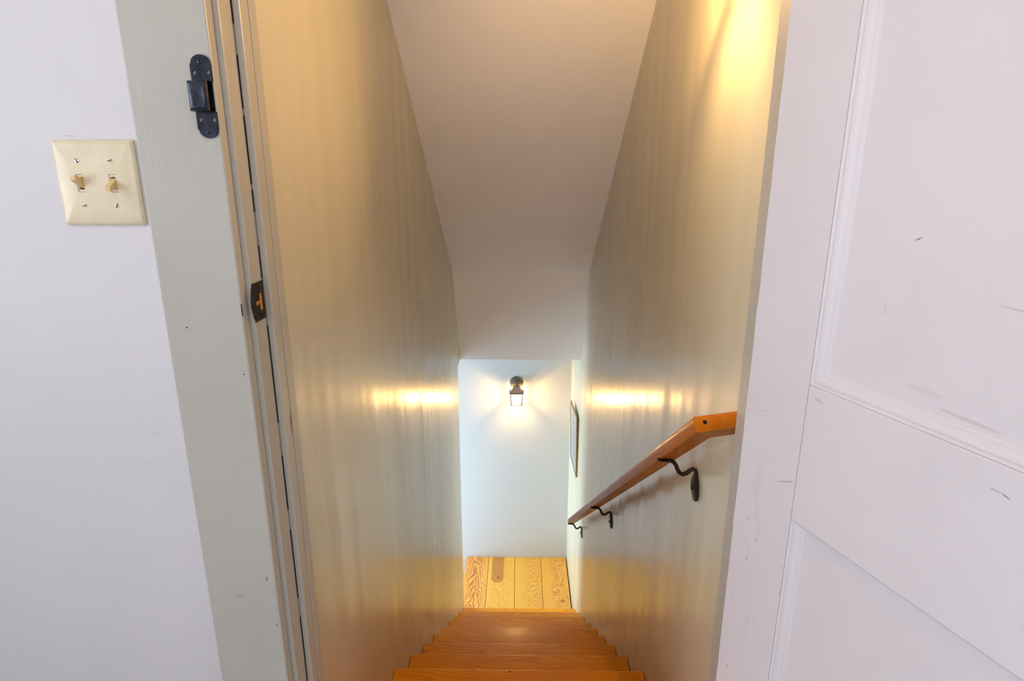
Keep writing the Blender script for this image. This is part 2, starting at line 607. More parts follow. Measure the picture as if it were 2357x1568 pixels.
win = empty('window_2', (-0.35, -2.65, 0.65), kind='structure')
for lo, hi in (((-1.4, -2.67, 0.65), (-1.34, -2.61, 2.1)), ((0.64, -2.67, 0.65), (0.7, -2.61, 2.1)),
               ((-1.34, -2.67, 2.04), (0.64, -2.61, 2.1)), ((-1.34, -2.67, 0.65), (0.64, -2.61, 0.71)),
               ((-0.38, -2.67, 0.71), (-0.32, -2.61, 2.04))):
    obj('window_frame', bm_box(lo, hi, 0.004, 1), M_TRIM, win)
for x0, x1 in ((-1.34, -0.38), (-0.32, 0.64)):
    obj('pane', bm_box((x0, -2.645, 0.71), (x1, -2.64, 2.04)), M_WGLASS, win)

win = empty('window_3', (-1.95, -0.35, 0.65), kind='structure')
for lo, hi in (((-1.97, -1.1, 0.65), (-1.91, -1.04, 2.1)), ((-1.97, 0.34, 0.65), (-1.91, 0.4, 2.1)),
               ((-1.97, -1.04, 2.04), (-1.91, 0.34, 2.1)), ((-1.97, -1.04, 0.65), (-1.91, 0.34, 0.71)),
               ((-1.97, -0.38, 0.71), (-1.91, -0.32, 2.04))):
    obj('window_frame', bm_box(lo, hi, 0.004, 1), M_TRIM, win)
for y0, y1 in ((-1.04, -0.38), (-0.32, 0.34)):
    obj('pane', bm_box((-1.945, y0, 0.71), (-1.94, y1, 2.04)), M_WGLASS, win)

# ------------------------------------------------------------------ the setting: stairwell and landing
ZBOT = ZF - 0.12
bm = bm_prism([(YW1, ZBOT), (YEND, ZBOT), (YEND, ZL), (YB + 0.1, ZL), (YB + 0.1, TOP + 0.2), (YW1, TOP + 0.2)], 0, -A - 0.058, -A)
tag(obj('wall_left', bm, M_STAIR), kind='structure')
tag(obj('wall_right', bm_box((B, YW1, ZBOT), (B + 0.1, YB + 0.1, TOP + 0.2)), M_STAIR), kind='structure')
XW, ZLOW = -1.75, ZF - 4 * RISE                # glazed end of the lower flight, floor at its foot
tag(obj('wall_back', bm_box((XW - 0.1, YB, ZLOW - 0.05), (B, YB + 0.1, ZL + 0.1)), M_LAND), kind='structure')
tag(obj('wall_lower', bm_box((XW - 0.1, YEND - 0.06, ZLOW - 0.05), (-A - 0.058, YEND, ZL + 0.1)), M_LAND), kind='structure')
WY0, WY1, WZ0, WZ1 = YEND + 0.06, YB - 0.06, ZLOW + 0.12, ZL - 0.08
bm = bm_box((XW - 0.1, YEND, ZLOW - 0.05), (XW, WY0, ZL))
bm_box((XW - 0.1, WY1, ZLOW - 0.05), (XW, YB, ZL), bm=bm)
bm_box((XW - 0.1, WY0, ZLOW - 0.05), (XW, WY1, WZ0), bm=bm)
bm_box((XW - 0.1, WY0, WZ1), (XW, WY1, ZL), bm=bm)
tag(obj('wall_lower_end', bm, M_LAND), kind='structure')
win = empty('window_1', (XW - 0.06, (WY0 + WY1) / 2, WZ0), kind='structure')
xa, xb = XW - 0.085, XW - 0.035
zm = (WZ0 + WZ1) / 2
for lo, hi in (((xa, WY0, WZ0), (xb, WY0 + 0.035, WZ1)), ((xa, WY1 - 0.035, WZ0), (xb, WY1, WZ1)),
               ((xa, WY0 + 0.035, WZ0), (xb, WY1 - 0.035, WZ0 + 0.04)), ((xa, WY0 + 0.035, WZ1 - 0.04), (xb, WY1 - 0.035, WZ1)),
               ((xa, WY0 + 0.035, zm - 0.015), (xb, WY1 - 0.035, zm + 0.015))):
    obj('window_frame', bm_box(lo, hi, 0.003, 1), M_LAND, win)
for z0, z1 in ((WZ0 + 0.04, zm - 0.015), (zm + 0.015, WZ1 - 0.04)):
    obj('pane', bm_box((XW - 0.062, WY0 + 0.035, z0), (XW - 0.058, WY1 - 0.035, z1)), M_WGLASS, win)
tag(obj('floor_lower', bm_box((XW, YEND, ZLOW - 0.05), (XL, YB, ZLOW)), M_RISER), kind='structure')

# sloped ceiling over the flight, the steep drop below it, the landing ceiling
YH, YH2 = 3.5344, 3.8341
ZH = -0.5728 + H
tag(obj('ceiling_slope', bm_prism([(YW1, zc(YW1)), (YH, ZH), (YH + 0.07, ZH + 0.07), (YW1, zc(YW1) + 0.12)], 0, -A, B), M_CEIL), kind='structure')
tag(obj('ceiling_drop', bm_prism([(YH, ZH), (YH2, ZL), (YH2 + 0.09, ZL), (YH + 0.09, ZH + 0.07), (YH + 0.07, ZH + 0.07)], 0, -A, B), M_CEIL), kind='structure')
tag(obj('ceiling_landing', bm_box((XW, YH2 + 0.09, ZL), (B, YB, ZL + 0.1)), M_LAND), kind='structure')
tag(obj('ceiling_alcove', bm_box((XW, YEND, ZL), (-A - 0.058, YH2 + 0.09, ZL + 0.1)), M_LAND), kind='structure')

# landing floor: four wide boards on a dark subfloor
lf = empty('floor_landing', (0, 4.1, ZF - 0.03), kind='structure')
ORL, ORD = (0.74, 0.36, 0.065), (0.42, 0.13, 0.02)
LBY = (Y1 + 8 * RUN - 0.03, YB - 0.002)
seams = (XL + 0.001, -0.2656, -0.0435, 0.1772, 0.3915)
specs = (dict(cx=-0.006, width=0.045, freq=2.0, tilt=9.0, wob=1.6, flip=1.0, depth=0.95, seed=1.0, light=(0.86, 0.43, 0.07), dark=(0.46, 0.13, 0.02)),
         dict(cx=-0.006, width=0.05, freq=2.4, tilt=7.0, wob=1.8, flip=-1.0, depth=0.30, seed=5.0, light=(0.90, 0.50, 0.07), dark=(0.42, 0.12, 0.02),
              knot=(-0.022, 0.165, 0.05), patch=(-0.082, 0.020, 0.105)),
         dict(cx=0.045, width=0.06, freq=2.6, tilt=20.0, wob=2.4, flip=-1.0, depth=0.42, seed=9.0, light=(0.88, 0.46, 0.06), dark=(0.46, 0.16, 0.02)),
         dict(cx=0.03, width=0.05, freq=2.4, tilt=10.0, wob=4.2, flip=1.0, depth=0.60, seed=14.0, light=(0.88, 0.46, 0.06), dark=(0.46, 0.15, 0.02),
              knot=(0.045, -0.11, 0.055)))
for i in range(4):
    x0, x1 = seams[i], seams[i + 1]
    m = wood_plank('landing_board_pine_%d' % i, **specs[i])
    obj('plank', bm_box((x0 + 0.0015, LBY[0], ZF - 0.026), (x1 - 0.0015, LBY[1], ZF), 0.0012, 1), m, lf)
obj('subfloor', bm_box((XL + 0.002, LBY[0], ZF - 0.06), (B - 0.001, LBY[1], ZF - 0.0265)), M_DARK, lf)

# ------------------------------------------------------------------ staircase
st = empty('staircase', (0, 2.6, ZF), label='orange pine staircase descending between two glossy walls', cat='staircase')
for i in range(-1, 9):
    yn, zt = Y1 + i * RUN, Z1 - i * RISE
    back = yn - RUN - 0.002
    n = 5
    prof = [(back, zt), (back, zt - 0.028), (yn - 0.012, zt - 0.028)]
    for q in range(n + 1):
        a = -PI / 2 + PI * q / n
        prof.append((yn - 0.009 + 0.009 * math.cos(a), zt - 0.014 + 0.014 * math.sin(a)))
    jit = random.uniform(-0.001, 0.001)
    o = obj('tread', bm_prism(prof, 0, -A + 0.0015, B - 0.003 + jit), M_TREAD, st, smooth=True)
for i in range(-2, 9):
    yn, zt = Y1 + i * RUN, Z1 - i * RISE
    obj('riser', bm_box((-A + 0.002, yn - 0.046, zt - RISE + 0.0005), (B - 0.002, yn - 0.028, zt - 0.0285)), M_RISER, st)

lo_st = empty('lower_staircase', (-0.9, 4.11, ZLOW), label='short lower pine stair turning left off the bright landing', cat='staircase')
for i in range(1, 4):
    xn, zt = XL - i * RUN, ZF - i * RISE
    obj('tread', bm_box((xn, YEND + 0.002, zt - 0.028), (xn + RUN + 0.02, YB - 0.002, zt), 0.004, 2), M_RISER, lo_st)
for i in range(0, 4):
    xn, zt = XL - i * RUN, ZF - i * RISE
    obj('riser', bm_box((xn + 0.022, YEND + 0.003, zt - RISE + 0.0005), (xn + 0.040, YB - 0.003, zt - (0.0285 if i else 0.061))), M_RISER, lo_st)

# ------------------------------------------------------------------ doorway trim
JX, KX = -0.399, 0.381                        # jamb faces
HT = 2.02
YC = 0.860                                    # face of the casings
o = obj('trim_1', bm_box((-0.5238, YC, 0.0), (-0.407, YW0, 2.14), 0.0022, 2), M_TRIM)
tag(o, kind='structure')
obj('latch_slot', bm_box((-0.4080, YC - 0.0003, -0.2060 + H), (-0.40725, YC + 0.004, -0.1880 + H)), M_BRONZE, o)
tag(obj('trim_2', bm_box((0.389, YC, 0.0), (0.506, YW0, 2.14), 0.0022, 2), M_TRIM), kind='structure')
tag(obj('trim_3', bm_box((-0.407, YC, 2.028), (0.389, YW0, 2.14), 0.0022, 2), M_TRIM), kind='structure')
o = obj('trim_4', bm_box((-0.4205, YW0, 0.0), (JX, YW1, HT), 0.0015, 2), M_TRIM)
tag(o, kind='structure')
obj('door_stop', bm_box((JX, 0.9203, 0.0), (-0.3879, 0.9500, HT - 0.012), 0.002, 2), M_TRIM, o)
obj('jamb_edge_strip', bm_box((JX, 0.9503, 0.0), (-0.3869, YW1 - 0.0005, HT - 0.012), 0.001, 1), M_TRIM, o)
for z0, z1 in ((0.195, 0.34), (0.085, 0.155), (-0.02, 0.075), (-0.028, -0.06), (-0.11, -0.16), (-0.235, -0.40), (-0.46, -0.56), (-0.60, -0.74), (-0.78, -0.95)):
    z0, z1 = sorted((z0, z1))
    obj('gap', bm_box((JX - 0.001, 0.9188, z0 + H), (JX + 0.0013, 0.92035, z1 + H)), M_DARK, o)
o = obj('trim_5', bm_box((KX, YW0, 0.0), (0.4025, YW1, HT), 0.0015, 2), M_TRIM)
tag(o, kind='structure')
obj('door_stop', bm_box((0.370, 0.9203, 0.0), (KX, YW1 - 0.0005, HT - 0.012), 0.002, 2), M_TRIM, o)
o = obj('trim_6', bm_box((-0.4205, YW0, HT), (0.4025, YW1, 2.0395), 0.0015, 2), M_TRIM)
tag(o, kind='structure')
obj('door_stop', bm_box((-0.3879, 0.9203, HT - 0.011), (0.370, 0.9500, HT), 0.002, 2), M_TRIM, o)

# ------------------------------------------------------------------ the open door
DPHI = 0.352
dx0, dy0 = 0.3351, 0.85
door = empty('door_1', (dx0, dy0, 0.0), -(PI / 2 - DPHI), kind='structure')
# local frame: +x along the door towards the camera, -y the face seen, z up
DW, DT, DH = 0.772, 0.035, 2.005
k = NT('door_paint')
p = k.obj_pos(door)
brush = k.noise(k.mapping(p, (60, 60, 3)), 1.0, 3)
k.l(k.bump(k.math('ADD', brush, k.math('MULTIPLY', k.noise(p, 70, 2), 0.4)), 0.10, 0.002), k.bsdf.inputs['Normal'])
c = k.mix(k.maprange(k.noise(p, 4, 3), 0.3, 0.75), (0.64, 0.61, 0.635), (0.605, 0.575, 0.595))
# fingermarks along the edge
blot = k.maprange(k.noise(k.mapping(p, (34, 34, 17)), 1.0, 4, 0.65), 0.52, 0.72)
zone = k.spot(p, (0.042, 0, -0.62 + H), (0.035, 1, 0.27), soft=0.9)
c = k.mix(k.math('MULTIPLY', k.math('MULTIPLY', blot, zone), 0.75), c, (0.47, 0.38, 0.28))
for (s, z, a_, b_, ang, amt) in ((0.2148, -0.0701, 0.0055, 0.0011, -0.45, 0.9), (0.0943, -0.4150, 0.021, 0.0010, -0.45, 0.7),
                                 (0.3440, -0.2950, 0.007, 0.0009, 0.0, 0.6), (0.3540, -0.2962, 0.006, 0.0011, 0.35, 0.85),
                                 (0.300, -0.2420, 0.045, 0.0030, 0.04, 0.22), (0.255, -0.228, 0.030, 0.005, 0.04, 0.10),
                                 (0.325, -0.1240, 0.028, 0.0016, 0.03, 0.25), (0.190, -0.150, 0.002, 0.011, -0.2, 0.18),
                                 (0.040, -0.330, 0.020, 0.0008, -0.5, 0.25), (0.395, -0.40, 0.0012, 0.03, 0.2, 0.15),
                                 (0.128, -0.283, 0.010, 0.0020, 0.2, 0.3)):
    c = k.mix(k.math('MULTIPLY', k.spot(p, (s, 0, z + H), (a_, 1, b_), 1, -ang), amt), c, (0.16, 0.15, 0.16))
for (s, z, r) in ((0.030, -0.512, 0.0018), (0.052, -0.533, 0.0020), (0.038, -0.576, 0.0022), (0.024, -0.79, 0.0022), (0.036, -0.70, 0.0012),
                  (0.047, -0.60, 0.0012), (0.020, -0.66, 0.0012), (0.050, -0.83, 0.0015), (0.1085, -0.585, 0.0016)):
    c = k.mix(k.math('MULTIPLY', k.spot(p, (s, 0, z + H), (r * 0.8, 1, r * 1.6), 1, 0.5), 0.75), c, (0.25, 0.16, 0.09))
k.l(c, k.bsdf.inputs['Base Color'])
k.bsdf.inputs['Roughness'].default_value = 0.36
M_DOOR = k.m
SW, MW = 0.110, 0.0205
ZU0, ZU1 = -0.2677 + H, 1.89                  # upper panel opening
ZD0, ZD1 = 0.24, -0.4641 + H                  # lower panel opening
E_ = 0.0022
zb = 0.008


def dbox(name, x0, x1, z0, z1, y0=0.0, y1=DT, bev=E_):
    return obj(name, bm_box((x0, y0, z0), (x1, y1, z1), bev, 2), M_DOOR, door)


# hinge stile with a slightly uneven painted arris
bm = bmesh.new()
rings = []
for i in range(81):
    z = zb + (DH - zb) * i / 80
    j = 0.0013 * noise.noise(Vector((0, 0, z * 22))) + 0.0006 * noise.noise(Vector((5, 0, z * 70)))
    rings.append([(j, 0.002, z), (j + 0.0016, 0.0, z), (SW, 0.0, z), (SW, DT, z), (j + 0.0016, DT, z), (j, DT - 0.002, z)])
obj('stile', bm_rings(rings), M_DOOR, door)
dbox('stile', DW - SW, DW, zb, DH)
dbox('rail', SW + 0.0003, DW - SW - 0.0003, ZU1, DH, bev=0.001)
dbox('rail', SW + 0.0003, DW - SW - 0.0003, ZD1, ZU0, bev=0.001)
dbox('rail', SW + 0.0003, DW - SW - 0.0003, zb, ZD0, bev=0.001)
for z0, z1 in ((ZU0, ZU1), (ZD0, ZD1)):
    dbox('panel', SW + 0.0003, DW - SW - 0.0003, z0 + 0.0003, z1 - 0.0003, 0.0105, 0.0245, 0.0)
    # stuck moulding: quirk, ovolo, fillet; swept along each side with mitred ends
    prof = [(0.0, 0.0008), (0.0022, 0.0030), (0.0030, 0.0030), (0.0060, 0.0022), (0.0100, 0.0030), (0.0135, 0.0052), (0.0150, 0.0068),
            (0.0165, 0.0068), (0.0190, 0.0085), (MW, 0.0104)]
    xa, xb = SW + 0.0004, DW - SW - 0.0004
    TK = 0.34                                # the head of each panel has a much steeper moulding
    za, zb2 = z0 + 0.0004, z1 - 0.0004
    for face in (0, 1):
        for side in range(4):
            rings = []
            for end in (0, 1):
                rg = []
                for d, h in prof + [(MW, 0.0108), (0.0, 0.0108)]:
                    if side == 0:
                        x, z = xa + d, (za + d, zb2 - d * TK)[end]
                    elif side == 1:
                        x, z = xb - d, (za + d, zb2 - d * TK)[end]
                    elif side == 2:
                        z, x = za + d, (xa + d, xb - d)[end]
                    else:
                        z, x = zb2 - d * TK, (xa + d, xb - d)[end]
                    rg.append((x, h if face == 0 else DT - h, z))
                rings.append(rg)
            obj('moulding', bm_rings(rings), M_DOOR, door)

# ------------------------------------------------------------------ light switch plate
PX, PZ, PW, PH = -0.5972, -0.0177 + H, 0.0582, 0.0584
sw = empty('light_switch', (PX, YW0, PZ - PH), label='ivory double toggle light switch on the lavender white wall beside the door casing', cat='light switch')


def rr(hw, hh, y, r=0.003, n=3):
    pts = []
    for sx, sz, a0 in ((1, 1, 0), (-1, 1, PI / 2), (-1, -1, PI), (1, -1, 1.5 * PI)):
        for q in range(n + 1):
            a = a0 + PI / 2 * q / n
            pts.append((PX + sx * (hw - r) + r * math.cos(a), y, PZ + sz * (hh - r) + r * math.sin(a)))
    return pts


T = YW0 - 0.0004
rings = [rr(PW, PH, T), rr(PW, PH, T - 0.0028), rr(PW - 0.0012, PH - 0.0012, T - 0.0042), rr(PW - 0.0035, PH - 0.0035, T - 0.0056, 0.002),
         rr(PW - 0.0065, PH - 0.0065, T - 0.0066, 0.002)]
bm = bm_rings(rings, cap=False)
yF = T - 0.0066
hw, hh = PW - 0.0065, PH - 0.0065
slots = (-0.6203, -0.5738)
SWH, SHH = 0.0053, 0.0122
inner = [(p[0], p[2]) for p in rings[-1]]
holes = [[(sx - SWH, PZ - SHH), (sx + SWH, PZ - SHH), (sx + SWH, PZ + SHH), (sx - SWH, PZ + SHH)] for sx in slots]
edges = []
for loop in [inner] + holes:
    vs = [bm.verts.new((u, yF, v)) for u, v in loop]
    edges += [bm.edges.new((vs[i], vs[(i + 1) % len(vs)])) for i in range(len(vs))]
bmesh.ops.triangle_fill(bm, use_beauty=True, edges=edges)
for hl in holes:
    for i in range(4):
        (u0, v0), (u1, v1) = hl[i], hl[(i + 1) % 4]
        bm.faces.new([bm.verts.new(q) for q in ((u0, yF, v0), (u1, yF, v1), (u1, yF + 0.0045, v1), (u0, yF + 0.0045, v0))])
obj('plate', bm, M_IVORY, sw, smooth=True)
for n_, sx in enumerate(slots):
    fr = obj('switch_collar', bm_plate([(sx - SWH + 0.0005, PZ - SHH + 0.0005), (sx + SWH - 0.0005, PZ - SHH + 0.0005), (sx + SWH - 0.0005, PZ + SHH - 0.0005), (sx - SWH + 0.0005, PZ + SHH - 0.0005)],
                                       [[(sx - 0.0036, PZ - 0.0085), (sx + 0.0036, PZ - 0.0085), (sx + 0.0036, PZ + 0.0085), (sx - 0.0036, PZ + 0.0085)]],
                                       lambda u, v, t: (u, yF + 0.0006 + t, v), 0.003), M_IVORY, sw)
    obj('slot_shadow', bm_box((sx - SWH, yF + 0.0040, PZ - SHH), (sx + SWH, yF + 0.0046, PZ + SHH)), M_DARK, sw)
    up = 1 if n_ == 0 else -1
    ang = up * math.radians(24)
    rings = []
    for t_, wx, wz in ((-0.0045, 0.0036, 0.0074), (0.001, 0.0036, 0.0064), (0.006, 0.0036, 0.0052), (0.0155, 0.0036, 0.0038), (0.0165, 0.0029, 0.0031)):
        rg = []
        for ax_, az_ in ((-1, -1), (1, -1), (1, 1), (-1, 1)):
            zz, yy = az_ * wz, -t_
            rg.append((sx + ax_ * wx, yF + 0.0006 + yy * math.cos(ang) + zz * math.sin(ang) * 0.2, PZ + up * 0.0012 + zz * math.cos(ang) - yy * math.sin(ang)))
        rings.append(rg)
    obj('toggle', bm_rings(rings), M_TOGGLE, sw)
for n_, (sx, sz, ang) in enumerate(((-0.6203, 0.0130, 0.9), (-0.5738, 0.0130, -0.25), (-0.6205, -0.0485, -0.2), (-0.5738, -0.0485, -1.2))):
    s = obj('screw', bm_lathe([(0.0001, -0.0010), (0.0018, -0.0009), (0.0030, -0.0004), (0.0032, 0.0008)], (sx, yF, sz + H), (0, 1, 0), 18), M_STEEL if n_ == 0 else M_SCREW, sw, True)
    bm = bm_box((-0.0029, -0.0013, -0.0005), (0.0029, -0.0002, 0.0005))
    bmesh.ops.rotate(bm, verts=bm.verts, cent=(0, 0, 0), matrix=Matrix.Rotation(ang, 3, 'Y'))
    bmesh.ops.translate(bm, verts=bm.verts, vec=(sx, yF, sz + H))
    obj('screw_slot', bm, M_DARK, s)

# ------------------------------------------------------------------ iron keeper on the casing
kp = empty('latch_keeper', (-0.4217, YC, 0.0416 + H), label='blue black iron latch keeper screwed to the grey door casing', cat='latch')
KXc = -0.4217


def keeper_plate(zin, zout, cx):
    s = 1 if zout > zin else -1
    hw = 0.0140
    n = 10
    out = [(cx - hw, zin), (cx - hw, zout - s * 0.0115)]
    for q in range(n + 1):
        a = PI - PI * q / n
        out.append((cx + 0.0005 + 0.0132 * math.cos(a), zout - s * 0.0110 + s * 0.0110 * math.sin(a)))
    out += [(cx + hw, zout - s * 0.0115), (cx + hw, zin)]
    return out


for zin, zout, hz, szz in ((0.1125, 0.1458, 0.1237, 0.1372), (0.0748, 0.0415, 0.0650, 0.0502)):
    pl = obj('keeper_plate', bm_plate([(u, v + H) for u, v in keeper_plate(zin, zout, KXc)], [circle(KXc - 0.0092, hz + H, 0.0024), circle(KXc + 0.0092, hz + H, 0.0024)],
                                      lambda u, v, t: (u, YC - 0.0002 - t, v), 0.0022), M_IRON_B, kp)
    s = obj('screw', bm_lathe([(0.0001, -0.0010), (0.0022, -0.0008), (0.0034, -0.0001), (0.0034, 0.0008)], (KXc, YC - 0.0026, szz + H), (0, 1, 0), 16), M_IRON_B, kp, True)
    for a in (0.0, PI / 2):
        bm = bm_box((-0.0020, -0.0013, -0.0005), (0.0020, -0.0004, 0.0005))
        bmesh.ops.rotate(bm, verts=bm.verts, cent=(0, 0, 0), matrix=Matrix.Rotation(a + 0.3, 3, 'Y'))
        bmesh.ops.translate(bm, verts=bm.verts, vec=(KXc, YC - 0.0026, szz + H))
        obj('screw_slot', bm, M_DARK, s)
# the hollow box that catches the bolt, open towards the doorway
bx0, bx1, by0, by1, bz0, bz1 = -0.4355, -0.4095, YC - 0.0205, YC - 0.0002, 0.0748 + H, 0.1125 + H
bm = bm_box((bx0, by0, bz0), (bx1, by1, bz1))
bm.faces.ensure_lookup_table()
right = [f for f in bm.faces if f.calc_center_median().x > bx1 - 1e-4][0]
front_e = [e for e in bm.edges if all(v.co.y < by0 + 1e-5 for v in e.verts)]
bmesh.ops.bevel(bm, geom=front_e, offset=0.006, segments=4, affect='EDGES', profile=0.5)
right = max(bm.faces, key=lambda f: (f.normal.x if f.calc_area() > 1e-5 else -1) if f.calc_center_median().x > bx1 - 1e-3 else -2)
r = bmesh.ops.inset_region(bm, faces=[right], thickness=0.0018)
for v in right.verts:
    v.co.x -= 0.020
obj('keeper_box', bm, M_IRON_B, kp, smooth=True)

# ------------------------------------------------------------------ strike plate let into the jamb
sp = empty('strike_plate', (JX, 0.895, -0.2215 + H), label='dark bronze strike plate worn to raw wood on the left jamb', cat='strike plate')
ys, ye, zb_, zt_ = 0.8790, 0.9160, -0.2205 + H, -0.1625 + H
out = [(ye, zb_), (ye, zt_), (ys + 0.002, zt_)]
for q in range(9):
    a = q / 8
    out.append((ys - 0.0070 * math.sin(PI * a), zt_ - 0.006 - a * (zt_ - zb_ - 0.012)))
out += [(ys + 0.002, zb_)]
hole = [(0.900, -0.207 + H), (0.911, -0.207 + H), (0.911, -0.180 + H), (0.900, -0.180 + H), (0.900, -0.190 + H), (0.886, -0.190 + H), (0.886, -0.1965 + H), (0.900, -0.1965 + H)]
obj('plate', bm_plate(out, [hole[::-1]], lambda u, v, t: (JX + 0.0002 + t, u, v), 0.0018), M_BRONZE, sp)
obj('mortise_wood', bm_box((JX + 0.0002, 0.884, -0.209 + H), (JX + 0.0008, 0.9125, -0.178 + H)), M_RAWWOOD, sp)
obj('lip', bm_tube([(JX + 0.002, 0.8755 + 0.003 * abs(q - 4) / 4, -0.2145 + H + 0.0058 * q) for q in range(9)], 0.0024, 8), M_BRONZE, sp, True)
for z in (-0.1685, -0.2150):
    s = obj('screw', bm_lathe([(0.0001, 0.0012), (0.0022, 0.0010), (0.0032, 0.0002), (0.0032, -0.0004)], (JX + 0.002, 0.9055, z + H), (1, 0, 0), 14), M_BRONZE, sp, True)

# ------------------------------------------------------------------ handrail
hr = empty('handrail', (B, 2.2, -1.4 + H), label='varnished wooden handrail on iron brackets along the right stair wall', cat='handrail')
d1 = Vector((0, -RUN, RISE)).normalized()            # up the slope, towards the camera
N1 = Vector((0, RISE, RUN)).normalized()
RW, RH = 0.0225, 0.0175
d2 = Vector((0.0925, 0.030, 0.0)).normalized()
mn = (d1 + d2).normalized()
_pn = RH * 0.75                              # the inner upper edge at the mitre is what the corner point marks
ELB = Vector((0.307 + RW, 1.014, -0.4235 + H)) - N1 * _pn - d1 * ((RW * mn.x - _pn * N1.dot(mn)) / d1.dot(mn))
prof = []
for q in range(9):                                   # rounded top
    a = PI * q / 8
    prof.append((RW * math.cos(a) if abs(math.cos(a)) < 0.99 else RW * math.copysign(1, math.cos(a)), 0.002 + (RH - 0.002) * math.sin(a) ** 0.8))
prof = [(RW, -0.004)] + prof + [(-RW, -0.004), (-RW + 0.0008, -0.0095), (-RW + 0.004, -RH), (RW - 0.004, -RH), (RW - 0.0008, -0.0095)]
LOW = (3.475 - ELB.y) / (RUN / math.hypot(RUN, RISE))
ring_lo, ring_lo2, ring_el, ring_end = [], [], [], []
for px, pn in prof:
    base = ELB + Vector((px, 0, 0)) + N1 * pn
    t = (ELB - base).dot(mn) / d1.dot(mn)
    e = base + d1 * t
    ring_el.append(e)
    ring_lo2.append(base - d1 * (LOW - 0.004))
    ring_lo.append(ELB + Vector((px * 0.86, 0, 0)) + N1 * pn * 0.86 - d1 * LOW)
    tt = (B - e.x) / d2.x
    ring_end.append(e + d2 * tt)
obj('rail', bm_rings([ring_lo, ring_lo2, ring_el]), M_RAIL, hr, smooth=True)
gap = d2 * 0.0006
bm = bm_rings([[p + gap for p in ring_el], ring_end])
fn = Vector((d2.y, -d2.x, 0)).normalized()           # towards the viewer
tree = bvhtree.BVHTree.FromBMesh(bm)
hit, hn, _, _ = tree.ray_cast(Vector((0.3255, 1.0195, -0.4335 + H)) + fn * 0.06, -fn)
rt = obj('rail_return', bm, M_RETURN, hr, smooth=True)
if hit is not None:                                  # countersunk screw hole near the mitre
    hn = (fn + Vector((0, 0, 0.75))).normalized()
    hit = hit + hn * 0.0007
    obj('screw_hole', bm_lathe([(0.0040, -0.0030), (0.0040, 0.0004), (0.0030, 0.0006), (0.0026, 0.0003), (0.0001, 0.0002)], hit, hn, 14), M_DARK, rt)


def bracket(y):
    zr = ELB.z - (y - ELB.y) * RISE / RUN - RH / (RUN / math.hypot(RUN, RISE))     # underside of the rail
    o = zr + 0.6255 + 0.0 - 0.0
    pts = [(0.3050, -0.6235), (0.3150, -0.6235), (0.3250, -0.6240), (0.3340, -0.6250), (0.3420, -0.6290), (0.3475, -0.6360), (0.3510, -0.6450), (0.3560, -0.6545), (0.3640, -0.6590),
           (0.3730, -0.6560), (0.3800, -0.6490), (0.3860, -0.6455), (0.3910, -0.6480), (0.3935, -0.6560), (0.3945, -0.6660)]
    rad = [(0.0065, 0.0015), (0.0085, 0.0028), (0.0080, 0.0034), (0.0062, 0.0044), (0.0055, 0.0048)] + [(0.0052, 0.0048)] * 6 + [(0.0056, 0.0046), (0.0066, 0.0042), (0.0085, 0.0036), (0.0110, 0.0030)]
    tilt = RISE / RUN
    path = []
    for i, (x, z) in enumerate(pts):
        path.append(Vector((x, y, z + 0.6245 + zr - 0.0035)))
    b = obj('bracket', bm_tube(path, rad, 12), M_IRON, hr, smooth=True)
    # leaf-shaped wall plate, slightly dished
    zt = path[-1].z + 0.012
    rings = []
    prof_ = [(0.000, 0.0060), (0.006, 0.0125), (0.014, 0.0200), (0.026, 0.0265), (0.038, 0.0295), (0.050, 0.0275), (0.060, 0.0215), (0.067, 0.0125), (0.0700, 0.0030)]
    for d, hw_ in prof_:
        rg = []
        for q in range(12):
            a = 2 * PI * q / 12
            bulge = 0.0045 + 0.0040 * math.sin(PI * min(1, d / 0.070))
            rg.append((B - 0.0003 - max(0.0, bulge * (0.5 + 0.5 * math.cos(a))), y + hw_ * math.sin(a), zt - d))
        rings.append(rg)
    pl = obj('wall_plate', bm_rings(rings), M_IRON, b, smooth=True)
    obj('screw', bm_lathe([(0.0062, 0.0), (0.0058, 0.0018), (0.0040, 0.0034), (0.0001, 0.0042)], (B - 0.0080, y, zt - 0.038), (-1, 0, 0), 14), M_IRON, b, True)
    return b


for yb in (1.238, 2.345, 3.435):
    bracket(yb)

# ------------------------------------------------------------------ framed picture on the right wall by the landing
pf = empty('picture_frame', (B, 4.01, -2.07 + H), label='thin gilt picture frame with pale mat hanging on the right wall by the landing', cat='picture')
TR, TL_, BR, BL = (Vector((0.379, 3.843, -1.627 + H)), Vector((0.366, 4.195, -1.634 + H)), Vector((0.386, 3.838, -2.070 + H)), Vector((0.374, 4.180, -2.066 + H)))


def pquad(u, v, w_):
    """u: 0 far .. 1 near, v: 0 bottom .. 1 top, w_: towards the wall."""
    p_ = (TL_ * (1 - u) + TR * u) * v + (BL * (1 - u) + BR * u) * (1 - v)
    return p_ + Vector((w_, 0.03 * w_, 0.02 * w_))


def pslab(name, u0, u1, v0, v1, w0, w1, mat, parent):
    bm = bmesh.new()
    a = [bm.verts.new(pquad(u, v, w0)) for u, v in ((u0, v0), (u1, v0), (u1, v1), (u0, v1))]
    b = [bm.verts.new(pquad(u, v, w1)) for u, v in ((u0, v0), (u1, v0), (u1, v1), (u0, v1))]
    bm.faces.new(a[::-1])
    bm.faces.new(b)
    for i in range(4):
        bm.faces.new([a[i], a[(i + 1) % 4], b[(i + 1) % 4], b[i]])
    return obj(name, bm, mat, parent)


